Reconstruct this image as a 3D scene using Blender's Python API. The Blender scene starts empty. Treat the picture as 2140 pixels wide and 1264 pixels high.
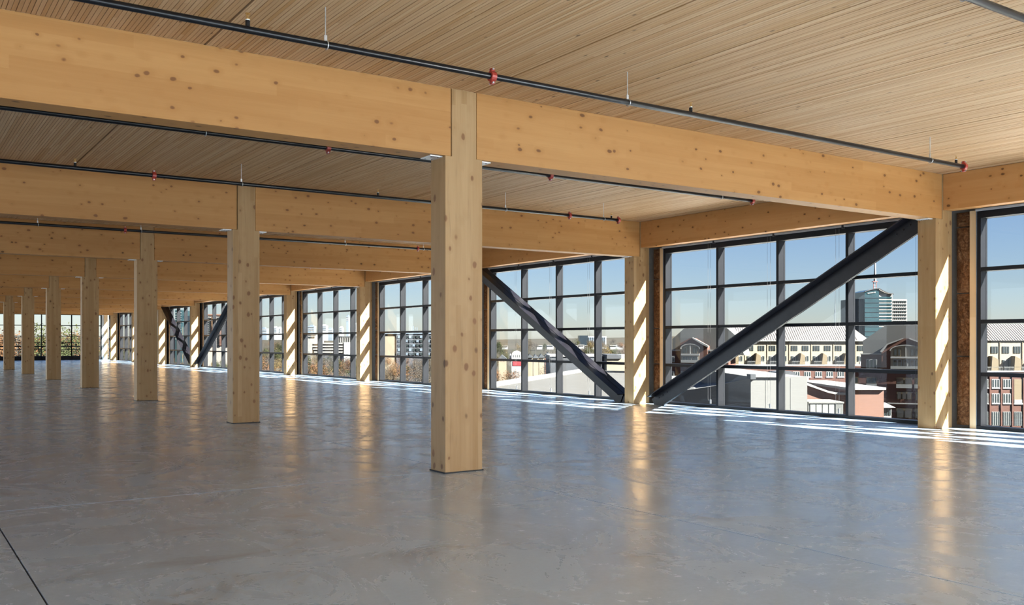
import bpy, bmesh, math, random
from mathutils import Vector, Matrix
random.seed(7)
scene = bpy.context.scene
COL = scene.collection
PI = math.pi

# ------------------------------------------------------------------ camera, light, exposure
TH = 0.59599            # view turned from +Y towards +X
FPX, CXP, CYP = 1938.9, 1070.0, 713.3
CAM = Vector((-5.217, -9.023, 1.481))
cd = bpy.data.cameras.new('camera')
cd.sensor_width = 36.0
cd.lens = FPX / 2140.0 * 36.0
cd.shift_y = (CYP - 632.0) / 2140.0
cd.clip_start, cd.clip_end = 0.05, 9000.0
cam = bpy.data.objects.new('camera', cd)
cam.location = CAM
cam.rotation_euler = (PI / 2, 0, -TH)
COL.objects.link(cam)
scene.camera = cam

SUN_DIR = Vector((1.0, -2.0, 1.45)).normalized()      # towards the sun
sl = bpy.data.lights.new('sun', 'SUN')
sl.energy = 38.0
sl.angle = math.radians(0.53)
sl.color = (1.0, 0.94, 0.86)
sun = bpy.data.objects.new('sun', sl)
sun.rotation_euler = SUN_DIR.to_track_quat('Z', 'Y').to_euler()
sun.location = (40, -60, 60)
COL.objects.link(sun)

world = bpy.data.worlds.new('world')
scene.world = world
world.use_nodes = True
wn, wl = world.node_tree.nodes, world.node_tree.links
bgn = wn['Background']
sky = wn.new('ShaderNodeTexSky')
sky.sky_type = 'NISHITA'
sky.sun_disc = False
sky.sun_elevation = math.asin(SUN_DIR.z)
sky.sun_rotation = math.atan2(SUN_DIR.x, SUN_DIR.y)
sky.altitude = 300.0
sky.air_density = 1.0
sky.dust_density = 0.25
sky.ozone_density = 3.0
# added area fill lamps, out of view behind and beside the camera, brightening the hall
def fill_light(name, loc, rot, sx, sy, power, color):
    a = bpy.data.lights.new(name, 'AREA'); a.shape = 'RECTANGLE'; a.size, a.size_y = sx, sy
    a.energy = power; a.color = color
    o = bpy.data.objects.new(name, a); o.location = loc; o.rotation_euler = rot; COL.objects.link(o)
fill_light('fill_rear', (-2.5, -17.2, 0.85), (PI / 2, 0, 0), 24.0, 1.6, 450.0, (0.80, 0.91, 1.0))
fill_light('fill_side', (-14.8, 40.0, 2.0), (PI / 2, 0, -PI / 2), 64.0, 3.6, 900.0, (0.74, 0.88, 1.0))
fill_light('fill_near', (10.0, -11.6, 1.85), (PI / 2, 0, PI / 2), 6.6, 3.4, 420.0, (0.80, 0.91, 1.0))
tint = wn.new('ShaderNodeMix'); tint.data_type = 'RGBA'; tint.blend_type = 'MULTIPLY'; tint.inputs[0].default_value = 1.0
tint.inputs[7].default_value = (0.95, 0.93, 1.06, 1.0)
wl.new(sky.outputs[0], tint.inputs[6]); wl.new(tint.outputs[2], bgn.inputs[0])
bgn.inputs[1].default_value = 0.092

scene.view_settings.view_transform = 'Standard'
scene.view_settings.look = 'None'
scene.view_settings.gamma = 1.0
scene.view_settings.use_curve_mapping = False
scene.view_settings.exposure = 1.55
scene.cycles.max_bounces = 14
scene.cycles.diffuse_bounces = 8
scene.cycles.glossy_bounces = 5
scene.cycles.transparent_max_bounces = 24
scene.cycles.sample_clamp_indirect = 8.0
scene.cycles.use_denoising = True
scene.cycles.caustics_reflective = False
scene.cycles.caustics_refractive = False

# ------------------------------------------------------------------ materials
class NT:
    def __init__(s, name):
        s.m = bpy.data.materials.new(name); s.m.use_nodes = True
        s.n, s.l = s.m.node_tree.nodes, s.m.node_tree.links
        s.b = s.n['Principled BSDF']; s.out = s.n['Material Output']
    def node(s, t, **kw):
        x = s.n.new(t)
        for k, v in kw.items(): setattr(x, k, v)
        return x
    def put(s, sock, v):
        if v is None: return
        if hasattr(v, 'is_output') or isinstance(v, bpy.types.NodeSocket): s.l.new(v, sock)
        else: sock.default_value = v
    def math(s, op, a, b=None, c=None, clamp=False):
        x = s.node('ShaderNodeMath', operation=op, use_clamp=clamp)
        for i, v in enumerate((a, b, c)): s.put(x.inputs[i], v)
        return x.outputs[0]
    def mix(s, f, a, b, blend='MIX'):
        x = s.node('ShaderNodeMix', data_type='RGBA', blend_type=blend)
        s.put(x.inputs[0], f); s.put(x.inputs[6], col(a)); s.put(x.inputs[7], col(b))
        return x.outputs[2]
    def noise(s, vec, scale, detail=3.0, rough=0.55, dist=0.0):
        x = s.node('ShaderNodeTexNoise')
        s.put(x.inputs['Vector'], vec); x.inputs['Scale'].default_value = scale
        x.inputs['Detail'].default_value = detail; x.inputs['Roughness'].default_value = rough
        x.inputs['Distortion'].default_value = dist
        return x.outputs[0]
    def white(s, vec):
        x = s.node('ShaderNodeTexWhiteNoise', noise_dimensions='3D'); s.put(x.inputs['Vector'], vec)
        return x.outputs[0]
    def comb(s, x_, y_, z_):
        c = s.node('ShaderNodeCombineXYZ')
        for i, v in enumerate((x_, y_, z_)): s.put(c.inputs[i], v)
        return c.outputs[0]
    def ramp(s, f, stops):
        r = s.node('ShaderNodeValToRGB'); s.put(r.inputs[0], f)
        e = r.color_ramp.elements
        while len(e) > 1: e.remove(e[-1])
        e[0].position = stops[0][0]; e[0].color = col(stops[0][1])
        for p, c_ in stops[1:]:
            k = e.new(p); k.color = col(c_)
        return r.outputs[0]
    def maprange(s, v, a, b, c=0.0, d=1.0, smooth=False):
        x = s.node('ShaderNodeMapRange', interpolation_type='SMOOTHSTEP' if smooth else 'LINEAR')
        s.put(x.inputs[0], v)
        for i, q in enumerate((a, b, c, d)): s.put(x.inputs[i + 1], q)
        return x.outputs[0]
    def bump(s, h, strength=0.2, dist=0.01):
        x = s.node('ShaderNodeBump'); x.inputs['Strength'].default_value = strength
        x.inputs['Distance'].default_value = dist; s.put(x.inputs['Height'], h)
        s.l.new(x.outputs[0], s.b.inputs['Normal'])
    def set(s, color=None, rough=None, metal=None, spec=None):
        if color is not None: s.put(s.b.inputs['Base Color'], col(color))
        if rough is not None: s.put(s.b.inputs['Roughness'], rough)
        if metal is not None: s.put(s.b.inputs['Metallic'], metal)
        if spec is not None: s.put(s.b.inputs['Specular IOR Level'], spec)
        return s.m

def col(c):
    if isinstance(c, (tuple, list)) and len(c) == 3: return (c[0], c[1], c[2], 1.0)
    return c
def srgb(r, g, b):
    f = lambda v: (v / 255 / 12.92) if v / 255 <= 0.04045 else ((v / 255 + 0.055) / 1.055) ** 2.4
    return (f(r), f(g), f(b))

def coords(t, jitter=True):
    """object-space position, shifted at random for each object"""
    tc = t.node('ShaderNodeTexCoord')
    if not jitter: return tc.outputs['Object']
    oi = t.node('ShaderNodeObjectInfo')
    v = t.node('ShaderNodeVectorMath', operation='ADD')
    r = t.math('MULTIPLY', oi.outputs['Random'], 71.0)
    t.l.new(tc.outputs['Object'], v.inputs[0]); t.l.new(t.comb(r, r, r), v.inputs[1])
    return v.outputs[0]

def wood(name, grain, lam, lamw, light, dark, knot, knots=0.5, streak=0.5, rough=0.55, kr=0.13, stain=0.0, tv=0.26):
    """softwood: grain axis, lamination axis, board width, colours"""
    t = NT(name)
    p = coords(t)
    sp = t.node('ShaderNodeSeparateXYZ'); t.l.new(p, sp.inputs[0])
    ax = {'X': sp.outputs[0], 'Y': sp.outputs[1], 'Z': sp.outputs[2]}
    u, h = ax[grain], ax[lam]
    w = ax[[a for a in 'XYZ' if a not in (grain, lam)][0]]
    li = t.math('FLOOR', t.math('DIVIDE', h, lamw))
    off = t.white(t.comb(li, 3.1, 0.7))
    seg = t.math('FLOOR', t.math('ADD', t.math('DIVIDE', u, 2.6), t.math('MULTIPLY', off, 9.0)))
    tone = t.white(t.comb(li, seg, 1.3))
    g1 = t.noise(t.comb(t.math('MULTIPLY', u, 0.55), t.math('MULTIPLY', h, 9.0), t.math('MULTIPLY', w, 9.0)), 1.0, 4, 0.6, 0.6)
    g2 = t.noise(t.comb(t.math('MULTIPLY', u, 2.2), t.math('MULTIPLY', h, 70.0), t.math('MULTIPLY', w, 70.0)), 1.0, 3, 0.6, 0.3)
    f = t.math('ADD', t.math('MULTIPLY', tone, tv), t.math('MULTIPLY', g1, 0.60 * (0.5 + streak)))
    f = t.math('ADD', f, t.math('MULTIPLY', g2, 0.22))
    base = t.mix(t.maprange(f, 0.28, 0.92), light, dark)
    # knots
    v = t.node('ShaderNodeTexVoronoi', voronoi_dimensions='3D', feature='F1')
    wob = t.noise(p, 9.0, 2)
    q = t.comb(t.math('ADD', t.math('MULTIPLY', u, 5.2), t.math('MULTIPLY', wob, 0.28)), t.math('MULTIPLY', h, 7.6), t.math('MULTIPLY', w, 7.6))
    t.l.new(q, v.inputs['Vector']); v.inputs['Scale'].default_value = 1.0
    cs = t.node('ShaderNodeSeparateColor'); t.l.new(v.outputs['Color'], cs.inputs[0])
    keep = t.math('LESS_THAN', cs.outputs[0], knots)
    rad = t.math('ADD', t.math('MULTIPLY', cs.outputs[1], kr), kr * 0.55)
    d = t.math('DIVIDE', v.outputs['Distance'], rad)
    core = t.math('MULTIPLY', t.maprange(d, 1.0, 0.55, 0.0, 0.9, True), keep)
    halo = t.math('MULTIPLY', t.maprange(d, 2.6, 0.9, 0.0, 0.35, True), keep)
    kc = t.mix(cs.outputs[2], knot, tuple(min(1, c * 1.9) for c in knot))
    c1 = t.mix(halo, base, dark)
    c2 = t.mix(core, c1, kc)
    if stain > 0:
        s1 = t.noise(t.comb(t.math('MULTIPLY', u, 1.1), t.math('MULTIPLY', h, 16.0), t.math('MULTIPLY', w, 16.0)), 1.0, 3, 0.6)
        c2 = t.mix(t.maprange(s1, 0.58, 0.78, 0.0, stain, True), c2, tuple(c * 0.42 for c in dark))
    t.set(c2, rough, spec=0.25)
    t.bump(t.math('ADD', g2, t.math('MULTIPLY', core, -0.5)), 0.12, 0.004)
    return t.m

M = {}
M['beam'] = wood('beam_spruce', 'X', 'Z', 0.0395 * 3, (0.455, 0.232, 0.078), (0.345, 0.150, 0.040), (0.10, 0.040, 0.013), 0.8, 0.35, kr=0.15)
M['edge_beam'] = wood('edge_spruce', 'Y', 'Z', 0.0395 * 3, (0.53, 0.27, 0.098), (0.41, 0.18, 0.052), (0.10, 0.040, 0.013), 0.75, 0.35, kr=0.15)
M['post'] = wood('column_spruce', 'Z', 'X', 0.075, (0.435, 0.278, 0.138), (0.31, 0.178, 0.072), (0.11, 0.05, 0.02), 0.8, 0.7, kr=0.19, tv=0.4, stain=0.45)
M['stud'] = wood('stud_pine', 'Z', 'X', 0.09, (0.66, 0.50, 0.31), (0.5, 0.34, 0.18), (0.16, 0.08, 0.03), 0.3, 0.5)

def ceiling_wood():
    t = NT('ceiling_lumber')
    g = t.node('ShaderNodeNewGeometry')
    sp = t.node('ShaderNodeSeparateXYZ'); t.l.new(g.outputs['Position'], sp.inputs[0])
    x, y = sp.outputs[0], sp.outputs[1]
    li = t.math('FLOOR', t.math('DIVIDE', t.math('SUBTRACT', x, 0.38), 0.0381))
    off = t.white(t.comb(li, 5.3, 0.2))
    seg = t.math('FLOOR', t.math('ADD', t.math('DIVIDE', y, 3.4), t.math('MULTIPLY', off, 13.0)))
    tone = t.white(t.comb(li, seg, 2.7))
    tone2 = t.white(t.comb(li, seg, 8.2))
    gr = t.noise(t.comb(t.math('MULTIPLY', x, 60.0), t.math('MULTIPLY', y, 1.3), li), 1.0, 3, 0.6, 0.4)
    f = t.math('ADD', t.math('MULTIPLY', tone, 0.46), t.math('MULTIPLY', gr, 0.40))
    c = t.ramp(f, [(0.1, (0.57, 0.37, 0.205)), (0.45, (0.51, 0.312, 0.16)), (0.72, (0.445, 0.25, 0.108)), (0.95, (0.345, 0.17, 0.053))])
    c = t.mix(t.maprange(tone2, 0.9, 1.0, 0.0, 0.5), c, (0.43, 0.225, 0.068))
    v = t.node('ShaderNodeTexVoronoi', voronoi_dimensions='3D', feature='F1')
    t.l.new(t.comb(t.math('MULTIPLY', li, 1.0), t.math('MULTIPLY', y, 2.4), t.math('MULTIPLY', t.math('SUBTRACT', x, t.math('MULTIPLY', li, 0.0381)), 6.0)), v.inputs['Vector'])
    v.inputs['Scale'].default_value = 1.0
    cs = t.node('ShaderNodeSeparateColor'); t.l.new(v.outputs['Color'], cs.inputs[0])
    k = t.math('MULTIPLY', t.maprange(v.outputs['Distance'], 0.11, 0.05, 0.0, 0.85, True), t.math('LESS_THAN', cs.outputs[0], 0.42))
    c = t.mix(k, c, (0.10, 0.05, 0.02))
    t.set(c, 0.6, spec=0.2)
    return t.m
M['ceiling'] = ceiling_wood()
def plain(name, color, rough=0.5, metal=0.0, var=0.0, scale=8.0, spec=0.5, bump=0.0):
    t = NT(name)
    if var > 0:
        p = coords(t)
        n = t.noise(p, scale, 4, 0.6)
        c = t.mix(t.maprange(n, 0.3, 0.7), tuple(max(0, v * (1 - var)) for v in color), tuple(min(1, v * (1 + var)) for v in color))
        t.set(c, rough, metal, spec)
        if bump: t.bump(n, bump, 0.02)
    else:
        t.set(color, rough, metal, spec)
    return t.m
M['ceiling_back'] = plain('joint_shadow_lumber', (0.06, 0.034, 0.016), 0.8, var=0.2)
M['pipe'] = plain('black_pipe', (0.007, 0.007, 0.008), 0.3, var=0.3, scale=20, spec=0.35)
M['galv'] = plain('galvanised_steel', (0.62, 0.64, 0.66), 0.35, 0.9, var=0.15, scale=30)
M['red'] = plain('red_coupling_paint', (0.33, 0.035, 0.022), 0.4, var=0.15, scale=30)
M['brass'] = plain('sprinkler_brass', (0.55, 0.33, 0.10), 0.35, 0.9, var=0.1)
M['white_tape'] = plain('white_thread_tape', (0.8, 0.8, 0.78), 0.5, var=0.05)
M['plate'] = plain('bearing_plate_steel', (0.78, 0.79, 0.80), 0.4, 0.3, var=0.06)
M['screw'] = plain('screw_steel', (0.08, 0.08, 0.09), 0.4, 0.8, var=0.1)
M['brace'] = plain('brace_paint', (0.011, 0.010, 0.013), 0.36, 0.0, var=0.3, scale=5, spec=0.3)
M['frame'] = plain('window_frame_coating', (0.0065, 0.007, 0.009), 0.45, 0.0, var=0.12, scale=4, spec=0.18)
M['shade'] = plain('shade_cassette', (0.33, 0.34, 0.35), 0.5, var=0.06)
M['chain'] = plain('shade_chain', (0.13, 0.13, 0.13), 0.4, var=0.05)
M['bracket'] = plain('shade_bracket', (0.03, 0.03, 0.033), 0.4, var=0.05)
M['shim'] = plain('grey_membrane', (0.10, 0.13, 0.16), 0.6, var=0.1)
M['wall'] = plain('infill_panel', (0.20, 0.18, 0.16), 0.8, var=0.1)
M['foil'] = plain('white_corner_panel', (0.45, 0.45, 0.44), 0.7, var=0.05)

def insulation():
    t = NT('mineral_insulation')
    p = coords(t)
    n = t.noise(p, 22.0, 6, 0.7, 0.8)
    n2 = t.noise(p, 5.0, 3, 0.6)
    c = t.ramp(t.math('ADD', t.math('MULTIPLY', n, 0.7), t.math('MULTIPLY', n2, 0.3)),
               [(0.32, (0.03, 0.013, 0.006)), (0.5, (0.14, 0.062, 0.026)), (0.63, (0.26, 0.14, 0.065)), (0.78, (0.38, 0.24, 0.12))])
    t.set(c, 0.95, spec=0.1); t.bump(n, 0.9, 0.03)
    return t.m
M['insulation'] = insulation()

def glass():
    t = NT('window_glass')
    t.n.remove(t.b)
    tr = t.node('ShaderNodeBsdfTransparent'); tr.inputs[0].default_value = (0.63, 0.655, 0.665, 1)
    gl = t.node('ShaderNodeBsdfGlossy'); gl.inputs['Roughness'].default_value = 0.0
    gl.inputs['Color'].default_value = (0.92, 0.95, 1.0, 1)
    lw = t.node('ShaderNodeLayerWeight')
    fr = t.math('ADD', 0.010, t.math('MULTIPLY', t.math('POWER', lw.outputs['Facing'], 5.0), 0.5))
    mx = t.node('ShaderNodeMixShader')
    t.l.new(fr, mx.inputs[0])
    t.l.new(tr.outputs[0], mx.inputs[1]); t.l.new(gl.outputs[0], mx.inputs[2])
    t.l.new(mx.outputs[0], t.out.inputs[0])
    return t.m
M['glass'] = glass()

def concrete():
    t = NT('polished_concrete')
    g = t.node('ShaderNodeNewGeometry'); p = g.outputs['Position']
    sp = t.node('ShaderNodeSeparateXYZ'); t.l.new(p, sp.inputs[0])
    x, y = sp.outputs[0], sp.outputs[1]
    big = t.noise(p, 0.35, 4, 0.6, 0.5)
    mid = t.noise(p, 2.3, 5, 0.65, 0.3)
    fine = t.noise(p, 24.0, 4, 0.7)
    # troweled swirls, drawn out a little along the bays
    sw = t.noise(t.comb(t.math('MULTIPLY', x, 1.1), t.math('MULTIPLY', y, 0.8), 0.0), 1.0, 6, 0.68, 2.2)
    f = t.math('ADD', t.math('ADD', t.math('MULTIPLY', big, 0.35), t.math('MULTIPLY', mid, 0.3)), t.math('MULTIPLY', fine, 0.35))
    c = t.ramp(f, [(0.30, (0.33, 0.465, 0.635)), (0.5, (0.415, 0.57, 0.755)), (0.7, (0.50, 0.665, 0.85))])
    stain = t.noise(p, 0.9, 5, 0.7, 1.5)
    c = t.mix(t.maprange(stain, 0.56, 0.74, 0.0, 0.45, True), c, (0.165, 0.175, 0.185))
    # scuffs: thin short marks
    sc = t.noise(t.comb(t.math('MULTIPLY', x, 3.0), t.math('MULTIPLY', y, 11.0), 4.0), 1.0, 5, 0.75, 1.2)
    c = t.mix(t.maprange(sc, 0.66, 0.80, 0.0, 0.45, True), c, (0.13, 0.12, 0.11))
    rg = t.math('ADD', t.maprange(sw, 0.32, 0.68, 0.10, 0.32), t.math('MULTIPLY', fine, 0.08))
    t.set(c, 0.5, spec=0.3)
    t.b.inputs['Coat Weight'].default_value = 1.0
    t.b.inputs['Coat IOR'].default_value = 1.9
    t.put(t.b.inputs['Coat Roughness'], rg)
    hb = t.math('ADD', t.math('MULTIPLY', sw, 0.8), t.math('MULTIPLY', fine, 0.06))
    t.bump(hb, 0.018, 0.02)
    return t.m
M['concrete'] = concrete()
M['joint'] = plain('saw_cut_joint', (0.03, 0.03, 0.033), 0.9, var=0.1)

# ------------------------------------------------------------------ mesh helpers
class MB:
    def __init__(s): s.v, s.f = [], []
    def add(s, vs, fs):
        o = len(s.v); s.v += [tuple(v) for v in vs]; s.f += [tuple(i + o for i in f) for f in fs]
        return s
    def box(s, x0, x1, y0, y1, z0, z1):
        return s.add([(x0, y0, z0), (x1, y0, z0), (x1, y1, z0), (x0, y1, z0), (x0, y0, z1), (x1, y0, z1), (x1, y1, z1), (x0, y1, z1)],
                     [(3, 2, 1, 0), (4, 5, 6, 7), (0, 1, 5, 4), (1, 2, 6, 5), (2, 3, 7, 6), (3, 0, 4, 7)])
    def prism(s, poly, y0, y1):
        """poly: list of (x, z), counter-clockwise seen from -Y; extruded along Y"""
        n = len(poly)
        return s.add([(x, y0, z) for x, z in poly] + [(x, y1, z) for x, z in poly],
                     [tuple(range(n)), tuple(range(2 * n - 1, n - 1, -1))] + [((i + 1) % n, i, i + n, (i + 1) % n + n) for i in range(n)])
    def tube(s, a, b, r, n=10, r2=None, cap=True):
        a, b = Vector(a), Vector(b); d = (b - a).normalized()
        e = Vector((0, 0, 1)) if abs(d.z) < 0.9 else Vector((1, 0, 0))
        p = d.cross(e).normalized(); q = d.cross(p)
        r2 = r if r2 is None else r2
        ring = lambda c, rr: [c + (p * math.cos(2 * PI * i / n) + q * math.sin(2 * PI * i / n)) * rr for i in range(n)]
        fs = [(i, (i + 1) % n, (i + 1) % n + n, i + n) for i in range(n)]
        if cap: fs += [tuple(range(n - 1, -1, -1)), tuple(range(n, 2 * n))]
        return s.add(ring(a, r) + ring(b, r2), fs)
    def torus(s, c, axis, R, r, n=16, m=6):
        c = Vector(c); d = Vector(axis).normalized()
        e = Vector((0, 0, 1)) if abs(d.z) < 0.9 else Vector((1, 0, 0))
        p = d.cross(e).normalized(); q = d.cross(p)
        vs = []
        for i in range(n):
            a = 2 * PI * i / n; rd = p * math.cos(a) + q * math.sin(a)
            for j in range(m):
                b = 2 * PI * j / m
                vs.append(c + rd * (R + r * math.cos(b)) + d * (r * math.sin(b)))
        fs = [(i * m + j, ((i + 1) % n) * m + j, ((i + 1) % n) * m + (j + 1) % m, i * m + (j + 1) % m) for i in range(n) for j in range(m)]
        return s.add(vs, fs)
    def mesh(s, name, smooth=False):
        me = bpy.data.meshes.new(name); me.from_pydata(s.v, [], s.f)
        bm = bmesh.new(); bm.from_mesh(me); bmesh.ops.recalc_face_normals(bm, faces=bm.faces); bm.to_mesh(me); bm.free()
        if smooth:
            for p in me.polygons: p.use_smooth = True
        return me
    def build(s, name, mat, parent=None, smooth=False, bevel=0.0, loc=None):
        return obj(name, s.mesh(name, smooth), mat, parent, bevel, loc)

def obj(name, me, mat=None, parent=None, bevel=0.0, loc=None):
    o = bpy.data.objects.new(name, me); COL.objects.link(o)
    if mat is not None and me is not None and len(me.materials) == 0: me.materials.append(M[mat] if isinstance(mat, str) else mat)
    if parent is not None: o.parent = parent
    if loc is not None: o.location = loc
    if bevel > 0:
        b = o.modifiers.new('edge_bevel', 'BEVEL'); b.width = bevel; b.segments = 2; b.limit_method = 'ANGLE'; b.harden_normals = False
    return o
def tag(o, label=None, cat=None, group=None, kind=None):
    if label: o['label'] = label
    if cat: o['category'] = cat
    if group: o['group'] = group
    if kind: o['kind'] = kind
    return o
def empty(name, loc=(0, 0, 0), rz=0.0):
    o = bpy.data.objects.new(name, None); COL.objects.link(o)
    o.location = loc; o.rotation_euler = (0, 0, rz); o.empty_display_size = 0.2
    return o
def copy_tree(o, parent=None):
    c = o.copy(); COL.objects.link(c); c.parent = parent
    for ch in o.children: copy_tree(ch, c)
    return c
ORD = ['nearest', 'second', 'third', 'fourth', 'fifth', 'sixth', 'seventh', 'eighth', 'ninth', 'tenth', 'eleventh', 'twelfth']

# ------------------------------------------------------------------ dimensions
B = 7.62                 # bay along Y
W, DY = 9.52, -0.06      # perimeter columns
CA, CB = 0.49, 0.33      # column section
HC = 4.326               # underside of ceiling
HB = {-1: 3.56, 0: 3.565, 1: 3.50, 2: 3.515, 3: 3.525, 4: 3.53}
hb = lambda k: HB.get(k, 3.535)
YEND = 72.6
XL, YR = -15.0, -17.5    # open edges of the storey behind the camera
X1, X2, XG = 10.12, 10.33, 10.285   # window frame faces, glass plane
SEAM, PANEL, BW = 0.38, 3.048, 0.0381

# ------------------------------------------------------------------ floor
fl = tag(MB().box(XL, 10.44, YR, YEND + 0.4, -0.42, -0.012).build('floor', 'joint'), kind='structure')
xs = [XL, -9.27, -4.45, 0.245, 4.9, 10.12]
ys = [YR, -7.45] + [k * B + 0.17 for k in range(0, 10)] + [YEND]
g = 0.006
for i in range(len(xs) - 1):
    for j in range(len(ys) - 1):
        MB().box(xs[i] + g, xs[i + 1] - g, ys[j] + g, ys[j + 1] - g, -0.2, 0.0).build('floor_slab', 'concrete', fl)

# ------------------------------------------------------------------ ceiling of edge-laid boards
ce = tag(MB().box(XL, 10.44, YR, YEND + 0.4, HC + 0.03, HC + 0.3).build('ceiling', 'ceiling_back'), kind='structure')
bl = MB().box(0.0022, BW - 0.0022, 0.006, B - 0.006, 0.0, 0.05).mesh('ceiling_board')
bl.materials.append(M['ceiling'])
rest = MB()
nb0, nb1 = int(math.floor((XL - SEAM) / BW)) + 1, int(math.floor((9.72 - SEAM) / BW))
for i in range(nb0, nb1):
    x = SEAM + i * BW
    first = (i % 80) == 0
    for k in range(-3, 10):
        r = random.Random(i * 131 + k)
        z = HC + r.uniform(-0.0015, 0.002) - (0.003 if r.random() < 0.06 else 0)
        if k == -1 and -132 <= i < 160:
            o = bpy.data.objects.new('ceiling_board', bl); COL.objects.link(o); o.parent = ce
            o.location = (x + (0.019 if first else 0), k * B, z); o.scale = ((0.48 if first else 1), 1, 1)
        else:
            y0, y1 = max(k * B + 0.006, YR), min((k + 1) * B - 0.006, YEND)
            if y1 > y0: rest.box(x + (0.021 if first else 0.0022), x + BW - 0.0022, y0, y1, z, z + 0.05)
tag(rest.build('ceiling_boards', 'ceiling', ce), kind='stuff')
del rest

# ------------------------------------------------------------------ interior columns
def column_mesh(ht, tongue0, tongue1):
    poly = [(0, 0), (CA, 0), (CA, ht), (tongue1, ht), (tongue1, HC), (tongue0, HC), (tongue0, ht), (0, ht)]
    return MB().prism(poly, 0, CB)
PLATE = {}
def plates(root, ht, spans):
    for (xa, xb) in spans:
        pl = MB().box(xa, xb, 0.055, CB - 0.045, ht - 0.012, ht - 0.001).build('bearing_plate', 'plate', root)
        pl['label'] = 'pale steel bearing plate'
        mid = [xa + 0.035, xb - 0.035]
        for sx in mid:
            for sy in (0.10, CB - 0.09):
                MB().tube((sx, sy, ht - 0.016), (sx, sy, ht - 0.012), 0.009, 8).build('screw', 'screw', pl)
for k in range(-1, 10):
    root = empty('timber_column', (0, k * B, 0))
    if k >= 0:
        lab = 'knotty timber column standing %s in the row down the middle of the hall' % ORD[k]
        if k == 0: lab = 'largest knotty timber column, nearest in the row down the middle of the hall'
    else: lab = 'timber column of the middle row standing beside the camera, out of view'
    tag(root, lab, 'column', 'timber columns of the middle row')
    c = column_mesh(hb(k), 0.085, 0.41).build('shaft', 'post', root, bevel=0.005)
    if k < 7: plates(root, hb(k), [(-0.16, -0.004), (CA + 0.004, CA + 0.15)])
    MB().box(-0.012, CA + 0.012, -0.012, CB + 0.012, 0.0005, 0.012).build('grout_pad', 'joint', root)

# perimeter columns
for k in range(-1, 10):
    root = empty('timber_column', (W, k * B + DY, 0))
    lab = 'pale timber column on the window wall striped with sunlight, %s from the camera' % ORD[k] if k >= 0 else 'timber column on the window wall beside the camera, out of view'
    tag(root, lab, 'column', 'timber columns along the window wall')
    ht = hb(k)
    poly = [(0, 0), (CA, 0), (CA, 3.72), (CA, HC), (0.2, HC), (0.2, ht), (0, ht)]
    MB().prism(poly, 0, CB).build('shaft', 'post', root, bevel=0.005)
    if k < 4: plates(root, ht, [(-0.13, -0.004)])

# ------------------------------------------------------------------ main beams and edge beams
for k in range(-1, 10):
    z0 = hb(k)
    for side in (0, 1):
        if side == 0: xa, xb = -9.1, 0.073
        else: xa, xb = 0.414, W + 0.186
        b = MB().box(xa - xa, xb - xa, 0, 0.30, z0, HC).build('timber_beam', 'beam', bevel=0.004, loc=(xa, k * B + (0.0 if side == 0 else 0.0), 0))
        if side == 1 and k != -1: b.rotation_euler.z = DY / (W)      # runs from the middle column to the perimeter column
        where = 'from the middle column to the window wall' if side else 'on the inner side of the middle column'
        lab = ('%s deep glued timber beam %s' % (ORD[k], where)) if k >= 0 else 'deep timber beam overhead behind the camera %s' % where
        tag(b, lab, 'beam', 'glued timber beams ' + ('towards the window wall' if side else 'on the inner side'))
for k in range(-1, 9):
    ya, yb = k * B + DY + CB + 0.004, (k + 1) * B + DY - 0.004
    e = MB().box(W + 0.215, W + 0.455, 0, yb - ya, 3.715, HC).build('edge_beam', 'edge_beam', bevel=0.004, loc=(0, ya, 0))
    tag(e, 'orange timber edge beam over the %s window bay of the window wall' % ORD[k + 1], 'beam', 'edge beams above the windows')
ya = 9 * B + DY + CB + 0.004
e = MB().box(W + 0.215, W + 0.455, 0, YEND - ya, 3.715, HC).build('edge_beam', 'edge_beam', bevel=0.004, loc=(0, ya, 0))
tag(e, 'short timber edge beam at the far corner of the window wall', 'beam', 'edge beams above the windows')
hdr = MB().box(-9.1, 9.7, 0, 0.25, 3.66, HC).build('timber_beam', 'beam', bevel=0.004, loc=(0, YEND - 0.3, 0))
tag(hdr, 'timber beam along the head of the far end windows', 'beam')

# ------------------------------------------------------------------ window wall
SP = 1.675; MW = 0.065
RAILS = [2.70, 1.815, 0.925]
HEAD = 3.565
ww = MB()
for k in range(-2, 10):
    y1 = k * B - 0.44; y0 = (k - 1) * B + 0.415
    if k == -2: ww.box(X1 + 0.08, X2, YR, k * B - 0.44, -0.42, HC + 0.3); continue
    ww.box(X1, X2, y0 - 0.04, y1 + 0.04, 3.70, HC + 0.3)
    ww.box(X1 + 0.02, X2, y0, y1, -0.42, -0.01)
for k in range(-1, 10):
    ww.box(X1 + 0.118, X2, k * B - 0.437, k * B + 0.412, -0.42, HC + 0.3)
ww.box(X1 + 0.1, X2, 9 * B + 0.40, YEND + 0.3, 3.6, HC + 0.3)
tag(ww.build('wall_right', 'wall'), kind='structure')

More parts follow.
